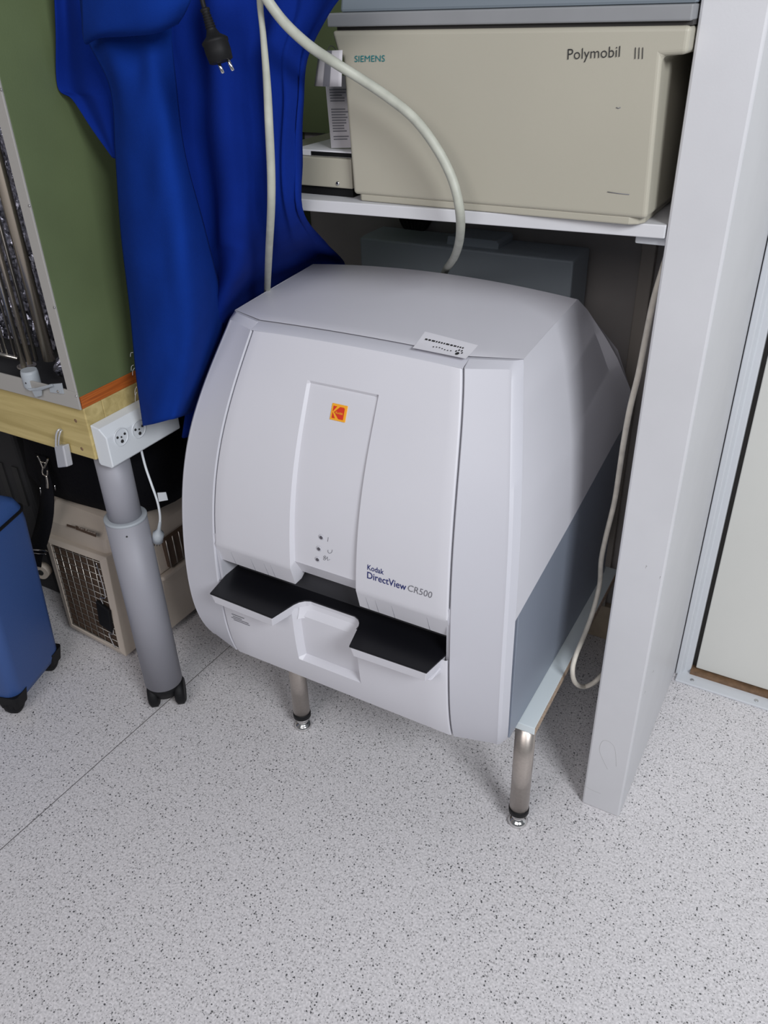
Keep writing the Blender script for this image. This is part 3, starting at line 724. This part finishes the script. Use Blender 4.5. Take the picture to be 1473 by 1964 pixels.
# black plug on its cord
pl = empty('black_power_plug', tuple(at(415, 75, y=.93)), 'black two-pin mains plug hanging on its cord in front of the blue coat', 'plug')
q = [at(384, -30, y=.935), at(388, 0, y=.93), at(394, 22, y=.93)]
mb = MB(); mb.tube(smooth_path(q, 4), .0030, 8); mb.build('cord', 'blackm', pl)
a0, a1 = at(392, 15, y=.93), at(425, 119, y=.93); ax = a1 - a0; Lp = ax.length
prof = [(.004, 0), (.0065, .02), (.0065, .06)]
for k in range(6):
    t0 = .08 + k * .05; prof += [(.0048 + k * .0003, t0), (.0058 + k * .0003, t0 + .015), (.0058 + k * .0003, t0 + .03), (.0046 + k * .0003, t0 + .035)]
prof += [(.0075, .42), (.010, .50), (.0165, .57), (.0185, .60), (.0185, .64), (.0175, .66), (.0178, .80), (.0165, .98), (.014, 1.0)]
mb = MB(); mb.lathe([(r * .93, t * Lp) for r, t in prof], a0, ax, 24); mb.build('plug_body', 'blackm', pl)
for b0, b1 in (((418, 117), (428, 141)), ((436, 111), (447, 136))):
    mb = MB(); p0, p1 = at(*b0, y=.93), at(*b1, y=.93); d = p1 - p0
    mb.lathe([(.0021, -.004), (.0021, d.length * .95), (.0012, d.length)], p0, d, 12); mb.build('prong', 'chrome', pl)

# ================================================================== TABLE
tb = empty('workbench', (-1.6, 1.3, 0), 'pine topped workbench on a silver telescopic leg carrying the green cabinet', 'table')
XT, YT = -1.203, .932
zb, ztp = .7025, .8115
mb = MB(); mb.box(-2.6, XT, YT, YT + .045, zb, ztp); bm_ = mb.build('front_beam', 'pine', tb, bevel=.002)
mb = MB(); mb.box(XT - .045, XT, YT + .045, 1.715, zb + .03, ztp); mb.build('side_beam', 'pine', tb, bevel=.002)
mb = MB(); mb.box(-2.6, XT - .045, YT + .045, 1.715, ztp - .02, ztp); mb.build('tabletop', 'pine', tb)
for p in ((145, 807), (157, 861)):
    c0 = at(*p, y=YT); mb = MB(); mb.lathe([(.004, 0), (.0025, .0006)], c0, (0, -1, 0), 9); mb.build('nail_hole', 'brown', bm_)
lx, ly = at(313, 1322, z=.07).x, at(313, 1322, z=.07).y
lx, ly = -1.222, .985
mb = MB(); mb.lathe([(.044, .072), (.044, .535)], (lx, ly, 0), n=48); lg = mb.build('outer_leg_tube', 'tube', tb)
mb = MB(); mb.lathe([(.044, .5345), (.0448, .535), (.0448, .5395), (.043, .5405), (.0365, .5405)], (lx, ly, 0), n=48); mb.build('collar_ring', 'clip', lg)
mb = MB(); mb.lathe([(.0345, .50), (.0345, zb)], (lx, ly, 0), n=48); mb.build('inner_leg_tube', 'tube', tb)
mb = MB(); mb.lathe([(.002, 0), (.002, .001)], (lx + .030, ly - .0325, .515), (.68, -.73, 0), 8); mb.build('set_screw', 'inkk', lg)
cs = MB(); cs.lathe([(.030, .035), (.040, .060), (.040, .074)], (lx, ly, 0), n=24)
castor = cs.build('castor', 'blackm', tb)
for dx, dy in ((-.024, -.018), (.026, .020)):
    mb = MB(); mb.lathe([(.028, 0), (.035, .005), (.035, .019), (.028, .024)], (lx + dx - .007, ly + dy - .010, .0355), (.75, .66, 0), 24); mb.build('wheel', 'blackm', castor)
# power strip on the side of the bench
ps = empty('power_strip', (XT, 1.02, .73), 'white surface-mounted power strip with round sockets screwed to the end of the pine bench', 'power strip')
XS = XT + .038
mb = MB(); mb.prism([(XT, .695), (XT + .004, .690), (XS - .004, .690), (XS, .694), (XS, .756), (XS - .016, .772), (XT, .776)], 'y', .937, 1.130); mb.build('housing', 'strip', ps, bevel=.002)
for (px, py) in ((232, 838), (266, 823)):
    c0 = at(px, py, x=XS)
    c0 = Vector((XS, c0.y, .724)) if False else c0
    mb = MB(); mb.lathe([(.0185, 0), (.0185, .0012), (.0165, .0016), (.0165, .0005)], c0, (1, 0, 0), 28); so = mb.build('socket', 'strip', ps)
    for dy, dz, r in ((-.0095, .003, .0026), (.0095, .003, .0026), (0, .0, .0018), (0, -.009, .0036)):
        mb = MB(); mb.lathe([(r, .0008), (r * .9, .0022)], c0 + Vector((0, dy, dz)), (1, 0, 0), 12); mb.build('socket_hole', 'inkk', so)
mb = MB(); mb.lathe([(.006, 0), (.0055, .0015), (.002, .002)], at(234, 876, x=XT + .02), (.5, -.8, 0), 12); mb.build('screw', 'alu', ps)
# white cord with plug under it
wc = empty('white_extension_plug', tuple(at(290, 930, y=1.02)), 'white flex with a three-pin plug dangling below the power strip', 'plug')
mb = MB(); mb.tube(smooth_path([at(264, 838, y=1.03), at(270, 860, y=1.03), at(279, 895, y=1.025), at(291, 930, y=1.02), at(302, 962, y=1.02), at(307, 990, y=1.02), at(306, 1008, y=1.02)], 6), .0026, 8); mb.build('cord', 'strip', wc)
a0, a1 = at(307, 1000, y=1.02), at(302, 1037, y=1.02); ax = a1 - a0; Lp = ax.length
mb = MB(); mb.lathe([(.003, 0), (.004, Lp * .4), (.009, Lp * .6), (.012, Lp * .62), (.012, Lp)], a0, ax, 16); mb.build('plug_body', 'clip', wc)
for dx in (-5, 0, 5):
    p0, p1 = at(302 + dx, 1035, y=1.02), at(301 + dx, 1047, y=1.02); mb = MB(); mb.rod(p0, p1, .0012, 6); mb.build('prong', 'rod', wc)
G = [at(302, 945, y=1.019), at(318, 944, y=1.019), at(322, 959, y=1.019), at(305, 962, y=1.019)]
mb = MB(); mb.add(G, [(0, 1, 2, 3)]); mb.build('cord_tag', 'strip', wc, solid=.001)
# padlock
pk = empty('padlock', tuple(at(117, 870, y=.92)), 'small silver padlock hanging from a hole in the front of the pine bench', 'padlock')
mb = MB(); hp = [at(118, 824, y=.934), at(113, 824, y=.922), at(108, 834, y=.918), at(107, 862, y=.918)]; mb.tube(smooth_path(hp, 6), .0020, 8)
hp2 = [at(120, 825, y=.934), at(116, 828, y=.926), at(113, 840, y=.923), at(112, 860, y=.923)]; mb.tube(smooth_path(hp2, 6), .0020, 8); mb.build('shackle', 'silver', pk)
kA, kB, kC, kD = at(103, 856, y=.916), at(120, 855, y=.916), at(128, 896, y=.916), at(110, 898, y=.916)
mb = MB(); dv = Vector((.004, .014, 0)); mb.add([kA, kB, kC, kD, kA + dv, kB + dv, kC + dv, kD + dv], [(0, 1, 2, 3), (4, 7, 6, 5), (0, 4, 5, 1), (1, 5, 6, 2), (2, 6, 7, 3), (3, 7, 4, 0)]); mb.build('lock_body', 'silver', pk, bevel=.0025, seg=3)

# ================================================================== GREEN CABINET
gc = empty('green_cabinet', (-1.5, 1.3, .812), 'olive green cabinet with metal front frame standing on the pine bench', 'cabinet')
XG = -1.203; YG = .925; zG = .812
mb = MB(); mb.box(XG - .016, XG, YG + .004, 1.70, zG + .024, 2.0); mb.build('side_board', 'green', gc, bevel=.001)
mb = MB(); mb.box(XG - .014, XG - .0005, YG + .006, 1.70, zG, zG + .024); mb.build('plinth', 'orange', gc)
mb = MB(); mb.box(-2.2, XG - .001, 1.70, 1.718, zG, 2.0); mb.box(XG - .001, -1.0, 1.70, 1.718, 1.19, 2.0); mb.build('back_board', 'green', gc)
mb = MB(); mb.box(-2.2, XG - .016, YG + .006, 1.70, zG, zG + .012); mb.build('floor_board', 'darkcrate', gc)
mb = MB(); mb.box(-2.2, XG, YG, YG + .004, zG, zG + .036); mb.build('bottom_rail', 'framem', gc, bevel=.0008)
zb2 = zG + .036
mb = MB(); mb.box(XG - .0235, XG, YG, YG + .004, zb2, 2.0); fr = mb.build('frame_upright', 'framem', gc, bevel=.0008)
for p in ((2, 172), (56, 395), (104, 590), (146, 760)):
    c0 = at(*p, y=YG); mb = MB(); mb.lathe([(.0027, 0), (.0018, .001)], c0, (0, -1, 0), 10); mb.build('screw', 'chrome', fr)
# foil lined interior seen behind the rods
rng = random.Random(5); rows = []
for j in range(60):
    rows.append([(-1.75 + i * .52 / 60, 1.09 + rng.uniform(-.008, .008), zG + .02 + j * .02 + rng.uniform(-.004, .004)) for i in range(61)])
mb = MB(); mb.grid(rows, smooth=False); o = mb.build('crumpled_foil_lining', 'foil', gc); o['label'] = 'crumpled metallic foil lining'
def vrod(name, px, py, y, r, m='rod', z1=1.95, z0=None):
    p = at(px, py, y=y); mb = MB(); mb.rod((p.x, y, p.z if z0 is None else z0), (p.x, y, z1), r, 14); return mb.build(name, m, gc)
vrod('glass_tube', 45, 700, .955, .0055); vrod('glass_tube', 58, 698, .958, .0050, 'tan'); vrod('glass_tube', 70, 692, .97, .0035, 'rod')
for px, py in ((4, 675), (14, 680), (30, 684)): vrod('wire_bar', px, py, .985, .0022, 'wire')
vrod('wire_bar', 72, 690, .985, .0018, 'wire')
p = at(92, 692, y=.965)
mb = MB(); rows = []
for j in (p.z, 1.95): rows.append([(p.x + .013 * math.cos(math.pi + t * math.pi / 10), .972 + .013 * math.sin(math.pi + t * math.pi / 10), j) for t in range(11)])
mb.grid(rows); mb.build('curved_reflector', 'tan', gc, solid=.001)
q0, q1 = at(0, 676, y=.985), at(36, 688, y=.985); mb = MB(); mb.rod((q0.x - .1, .985, q1.z), (q1.x, .985, q1.z), .0045); mb.build('cross_bar', 'rod', gc)
mb = MB(); mb.box(XG - .033, XG - .0235, YG + .010, YG + .016, zb2, 2.0); mb.build('green_jamb', 'green', gc)
rng = random.Random(9); cen = at(112, 712, y=.965)
rings = []
for a_ in range(9):
    th = math.pi * a_ / 8; rings.append([(cen.x + (.021 + rng.uniform(-.006, .006)) * math.sin(th) * math.cos(b_ * .5236), cen.y + .018 + (.022 + rng.uniform(-.006, .006)) * math.sin(th) * math.sin(b_ * .5236), cen.z + .002 - (.024 + rng.uniform(-.004, .004)) * math.cos(th)) for b_ in range(12)])
mb = MB(); mb.loft(rings, cap=True); o = mb.build('foil_wad', 'foil', gc)
# clear cap of the tubes and grey clip
p = at(52, 704, y=.955); mb = MB(); mb.lathe([(.018, 0), (.0185, .003), (.018, .004)], (p.x, p.y, p.z), n=24); mb.build('tube_cap_ring', 'rod', gc)
p = at(62, 742, y=.935); pz = at(62, 712, y=.935).z
mb = MB(); mb.lathe([(.0155, 0), (.0165, .004), (.0165, pz - p.z - .006), (.015, pz - p.z)], (p.x, YG + .012, p.z), n=24); clp = mb.build('tube_holder', 'clip', gc)
mb = MB(); mb.lathe([(.0018, 0), (.0014, .0006)], (p.x + .004, YG - .0044, p.z + .014), (0, -1, 0), 8); mb.build('hole', 'inkk', clp)
A, B = at(52, 745, y=YG - .008), at(100, 741, y=YG - .008)
mb = MB(); mb.add([A, at(60, 749, y=YG - .008), at(78, 749, y=YG - .006), B, at(98, 737, y=YG - .006), at(70, 744, y=YG - .006)], [(0, 1, 2, 3, 4, 5)]); mb.build('lever', 'clip', clp, solid=.005)
A = at(62, 747, y=YG - .006); mb = MB(); mb.add([A, at(79, 748, y=YG - .006), at(79, 759, y=YG - .006), at(69, 761, y=YG - .006)], [(0, 1, 2, 3)]); mb.build('lever_tip', 'clip', clp, solid=.004)
PL = [at(95, 737, y=YG - .0015), at(118, 735, y=YG - .0015), at(122, 755, y=YG - .0015), at(97, 752, y=YG - .0015)]
mb = MB(); mb.add(PL, [(0, 1, 2, 3)]); lp = mb.build('latch_plate', 'clip', gc, solid=.0025)
mb = MB(); mb.lathe([(.003, 0), (.002, .001)], at(111, 751, y=YG - .003), (0, -1, 0), 10); mb.build('screw', 'rod', lp)

# ================================================================== SUITCASE
su = empty('blue_suitcase', (-1.68, .88, 0), 'blue hard case with black wheels standing on the floor below the bench', 'suitcase')
def rrect(cx_, cy_, hx, hy, rot, z, r=.03, n=5, dx=0):
    pts = []
    for (sx, sy, a0) in ((1, 1, 0), (-1, 1, 90), (-1, -1, 180), (1, -1, 270)):
        for k in range(n + 1):
            t = math.radians(a0 + 90 * k / n); pts.append((sx * (hx - r) + r * math.cos(t), sy * (hy - r) + r * math.sin(t)))
    c, s = math.cos(rot), math.sin(rot)
    return [(cx_ + dx + x * c - y * s, cy_ + x * s + y * c, z) for x, y in pts]
rt = math.radians(17)
scx, scy = -1.700, .812
def sring(z, g=0, dx=0): return rrect(scx, scy, .185 - g, .098 - g, rt, z, .028, 6, dx)
mb = MB(); mb.loft([sring(.036, .02), sring(.042, .006), sring(.06, .0), sring(.30, .0, .024), sring(.47, .0, .040), sring(.505, .003, .043), sring(.525, .010, .044), sring(.537, .026, .044)], smooth=True)
o = mb.build('shell', 'blue', su); o.data.set_sharp_from_angle(angle=math.radians(50))
mb = MB(); mb.loft([sring(.496, -.0005, .0425), sring(.503, -.001, .043)], smooth=True); mb.build('black_top_seam', 'blackm', su)
for lx_, ly_ in ((.155, -.075), (.155, .075), (-.155, -.075), (-.155, .075)):
    c, s = math.cos(rt), math.sin(rt); x, y = scx + lx_ * c - ly_ * s, scy + lx_ * s + ly_ * c
    mb = MB(); mb.lathe([(.016, -.014), (.025, -.012), (.027, 0), (.025, .012), (.016, .014)], (x, y, .0275), (c, s, 0), 20); w1 = mb.build('wheel', 'blackm', su)
    mb = MB(); mb.loft([rrect(x, y, .024, .022, rt, .026, .008), rrect(x, y, .032, .026, rt, .066, .010)], smooth=False); mb.build('wheel_housing', 'blackm', w1)

# ================================================================== PET CARRIER
pc = empty('pet_carrier', (-1.55, 1.3, 0), 'beige plastic pet carrier with wire door on the floor under the bench', 'pet carrier')
pc['label'] = 'beige plastic pet carrier with brown wire door behind the silver bench leg'
def cring(z, fy, fi, bi):
    """front y, front inset, body inset"""
    return [(-1.656 + fi, fy, z), (-1.446 - fi, fy - .004, z), (-1.366 - bi, 1.165, z), (-1.360 - bi, 1.52, z), (-1.40 - bi, 1.56, z), (-1.70 + bi, 1.56, z), (-1.74 + bi, 1.52, z), (-1.735 + bi, 1.17, z)]
mb = MB(); mb.loft([cring(.018, 1.085, .012, .02), cring(.03, 1.078, .0, .012), cring(.20, 1.078, .0, .0)]); mb.build('lower_shell', 'beige', pc, bevel=.006)
mb = MB(); mb.loft([cring(.200, 1.088, .0, -.012), cring(.213, 1.088, .0, -.012)]); mb.build('rim', 'beige', pc, bevel=.004)
mb = MB(); mb.loft([cring(.213, 1.078, .0, .0), cring(.31, 1.085, -.002, .006), cring(.345, 1.09, .0, .012), cring(.385, 1.125, .012, .03), cring(.40, 1.16, .03, .05)]); mb.build('upper_shell', 'beige', pc, bevel=.006)
for x, y in ((-1.635, 1.10), (-1.455, 1.095), (-1.42, 1.5), (-1.68, 1.5)):
    mb = MB(); mb.lathe([(.012, 0), (.014, .02)], (x, y, 0), n=14); mb.build('foot', 'beige', pc)
# wire door in the front
DY = lambda z: 1.050 + .024 * (z - .05) / .27
DTL, DTR, DBL, DBR = at(103, 1038, y=DY(.33)), at(199, 1072, y=DY(.33)), at(142, 1194, y=DY(.05)), at(236, 1243, y=DY(.05))
def dq(u, v, off=0):
    p = (DBL * (1 - u) + DBR * u) * (1 - v) + (DTL * (1 - u) + DTR * u) * v
    return Vector((p.x, DY(p.z) - off, p.z))
mb = MB(); mb.add([dq(0, 0, .001), dq(1, 0, .001), dq(1, 1, .001), dq(0, 1, .001), dq(0, 0, -.012), dq(1, 0, -.012), dq(1, 1, -.012), dq(0, 1, -.012)], [(0, 1, 2, 3), (4, 7, 6, 5), (0, 4, 5, 1), (1, 5, 6, 2), (2, 6, 7, 3), (3, 7, 4, 0)]); op = mb.build('door_opening', 'inner', pc)
def fq(u, v, off=0):
    p = (DBL * (1 - u) + DBR * u) * (1 - v) + (DTL * (1 - u) + DTR * u) * v
    return Vector((p.x, DY(p.z) + off, p.z))
fm = MB(); IN = [(0, 0), (1, 0), (1, 1), (0, 1)]; OUT = [(-.10, -.075), (1.07, -.065), (1.10, 1.05), (-.14, 1.05)]
fm.loft([[fq(*p, -.004) for p in IN], [fq(*p, -.010) for p in [(a * .97 - .0 + (.015), b) for a, b in IN]], [fq(*p, -.004) for p in OUT], [fq(*p, .05) for p in OUT]], cap=False)
fm.build('door_frame', 'beige', pc, bevel=.002)
mb = MB()
for k in range(8): mb.rod(dq(.03 + k * .94 / 7, .01, .006), dq(.03 + k * .94 / 7, .99, .006), .0014, 6)
for k in range(14): mb.rod(dq(.02, .02 + k * .96 / 13, .008), dq(.98, .02 + k * .96 / 13, .008), .0010, 6)
wd = mb.build('wire_door', 'wire', pc)
mb = MB(); mb.tube(smooth_path([dq(.93, .98, .012), dq(.97, .85, .014), dq(.98, .62, .014), dq(.88, .60, .016), dq(.90, .52, .014)], 5), .0016, 7); mb.build('latch_rod', 'chrome', wd)
mb = MB(); mb.tube(smooth_path([dq(.97, .30, .012), dq(.97, .20, .014), dq(.87, .17, .014), dq(.93, .02, .012)], 5), .0016, 7); mb.build('latch_rod', 'chrome', wd)
mb = MB(); mb.add([dq(a_, b_, o_) for o_ in (.010, .020) for a_, b_ in ((.74, .26), (.98, .22), (1.02, .48), (.78, .54))], [(0, 3, 2, 1), (4, 5, 6, 7), (0, 1, 5, 4), (1, 2, 6, 5), (2, 3, 7, 6), (3, 0, 4, 7)]); mb.build('latch_block', 'blackm', wd, bevel=.003)
# label on the front top
def cp(px, py): return at(px, py, y=1.10)
for (a_, b_, c_, d_) in (((130, 1004), (146, 1009), (146, 1013), (130, 1008)), ((147, 1007), (186, 1021), (186, 1029), (147, 1014))):
    mb = MB(); P = [at(*p, y=1.078) for p in (a_, b_, c_, d_)]; mb.add([p + Vector((0, -.003, 0)) for p in P], [(0, 1, 2, 3)]); mb.build('name_plate', 'inner', pc, solid=.001)
A, B, C2 = (at(*p, y=1.0742) for p in ((150, 1013), (183, 1025), (150, 1009)))
lettering('plate_lettering', 'Vari Kennel', lambda u, v: A + (B - A) * u + (C2 - A) * v, 'beige', pc)
# side vent
VX = -1.3585
V4 = [at(311, 1035, x=VX), at(356, 1012, x=VX), at(362, 1072, x=VX), at(332, 1103, x=VX)]
y0_, y1_, z0_, z1_ = 1.195, 1.32, .222, .305
mb = MB(); mb.box(-1.372, VX, y0_, y1_, z0_, z1_); vn = mb.build('side_vent', 'inner', pc, bevel=.002)
for k in range(6):
    y = y0_ + .004 + k * (y1_ - y0_ - .008) / 5; mb = MB(); mb.rod((VX + .001, y, z0_), (VX + .001, y, z1_), .0018, 7); mb.build('vent_bar', 'wire', vn)
# small hinge wing at the left
mb = MB(); P = at(86, 1090, y=1.10); mb.lathe([(.022, 0), (.022, .02)], P, (.3, -1, 0), 16); hg = mb.build('side_clip', 'beige', pc)
mb = MB(); mb.lathe([(.009, .019), (.009, .0215)], P, (.3, -1, 0), 12); mb.build('clip_hole', 'inkk', hg)

# black bag on the carrier
bg = empty('black_bag', (-1.55, 1.3, .40), 'black nylon bag lying on top of the beige pet carrier', 'bag')
def bring(z, g, sx=0):
    r = []
    for k in range(28):
        t = 2 * math.pi * k / 28; e = .55
        x = math.copysign(abs(math.cos(t)) ** e, math.cos(t)); y = math.copysign(abs(math.sin(t)) ** e, math.sin(t))
        wob = 1 + .03 * math.sin(3 * t + z * 20)
        r.append((-1.545 + sx + x * (.225 - g) * wob, 1.33 + y * (.235 - g) * wob, z))
    return r
mb = MB(); mb.loft([bring(.401, .04), bring(.41, .015), bring(.45, 0), bring(.54, .0), bring(.60, .015), bring(.64, .05), bring(.655, .10)], smooth=True); mb.build('body', 'bag', bg)
# shoulder strap with buckles
S1 = [at(78, 872, y=1.09), at(84, 905, y=1.075), at(90, 940, y=1.065), at(88, 985, y=1.05), at(78, 1030, y=1.04), at(66, 1062, y=1.05), at(64, 1082, y=1.06)]
P = smooth_path(S1, 5); rows = []
for i, p in enumerate(P):
    wv = .018 + .012 * min(1, i / len(P) * 1.3); rows.append([p + Vector((-wv, 0, 0)), p + Vector((0, -.002, 0)), p + Vector((wv, 0, 0))])
mb = MB(); mb.grid(rows); mb.build('strap', 'bag', bg, solid=.003)
def bpt(px, py): return at(px, py, y=1.032)
mb = MB(); mb.tube([bpt(61, 1054), bpt(75, 1055), bpt(90, 1057)], .0022, 8); mb.tube([bpt(60, 1060), bpt(75, 1062), bpt(88, 1063)], .0012, 8); mb.build('buckle', 'chrome', bg)
def bq(px, py): return at(px, py, y=1.045)
mb = MB(); mb.tube(smooth_path([bq(72, 874), bq(77, 884), bq(83, 898), bq(88, 890), bq(92, 880)], 4), .0022, 7)
mb.tube([bq(79, 886), bq(88, 888)], .0018, 7); mb.tube(smooth_path([bq(82, 898), bq(81, 906), bq(84, 911), bq(90, 912), bq(91, 902)], 4), .0018, 7)
mb.tube(smooth_path([bq(89, 912), bq(91, 925), bq(91, 936)], 4), .0030, 7); mb.build('snap_hook', 'rod', bg)
for a_, b_ in (((77, 935), (79, 950)), ((105, 931), (106, 940))):
    mb = MB(); mb.tube([bq(*a_), bq(*b_)], .0013, 6); mb.build('strap_ring', 'chrome', bg)

# dark slatted crate behind the suitcase
dc = empty('slatted_crate', (-1.95, 1.35, 0), 'dark grey slatted plastic crate under the bench behind the blue suitcase', 'crate')
mb = MB(); mb.box(-2.25, -1.80, 1.16, 1.65, 0, .56); mb.build('body', 'darkcrate', dc, bevel=.01)
for k in range(7):
    x = -2.2 + k * .06; mb = MB(); mb.box(x, x + .022, 1.156, 1.162, .30, .42); mb.build('slot', 'inkk', dc)

for o in bpy.data.objects:
    if '_abs' in o.keys(): del o['_abs']
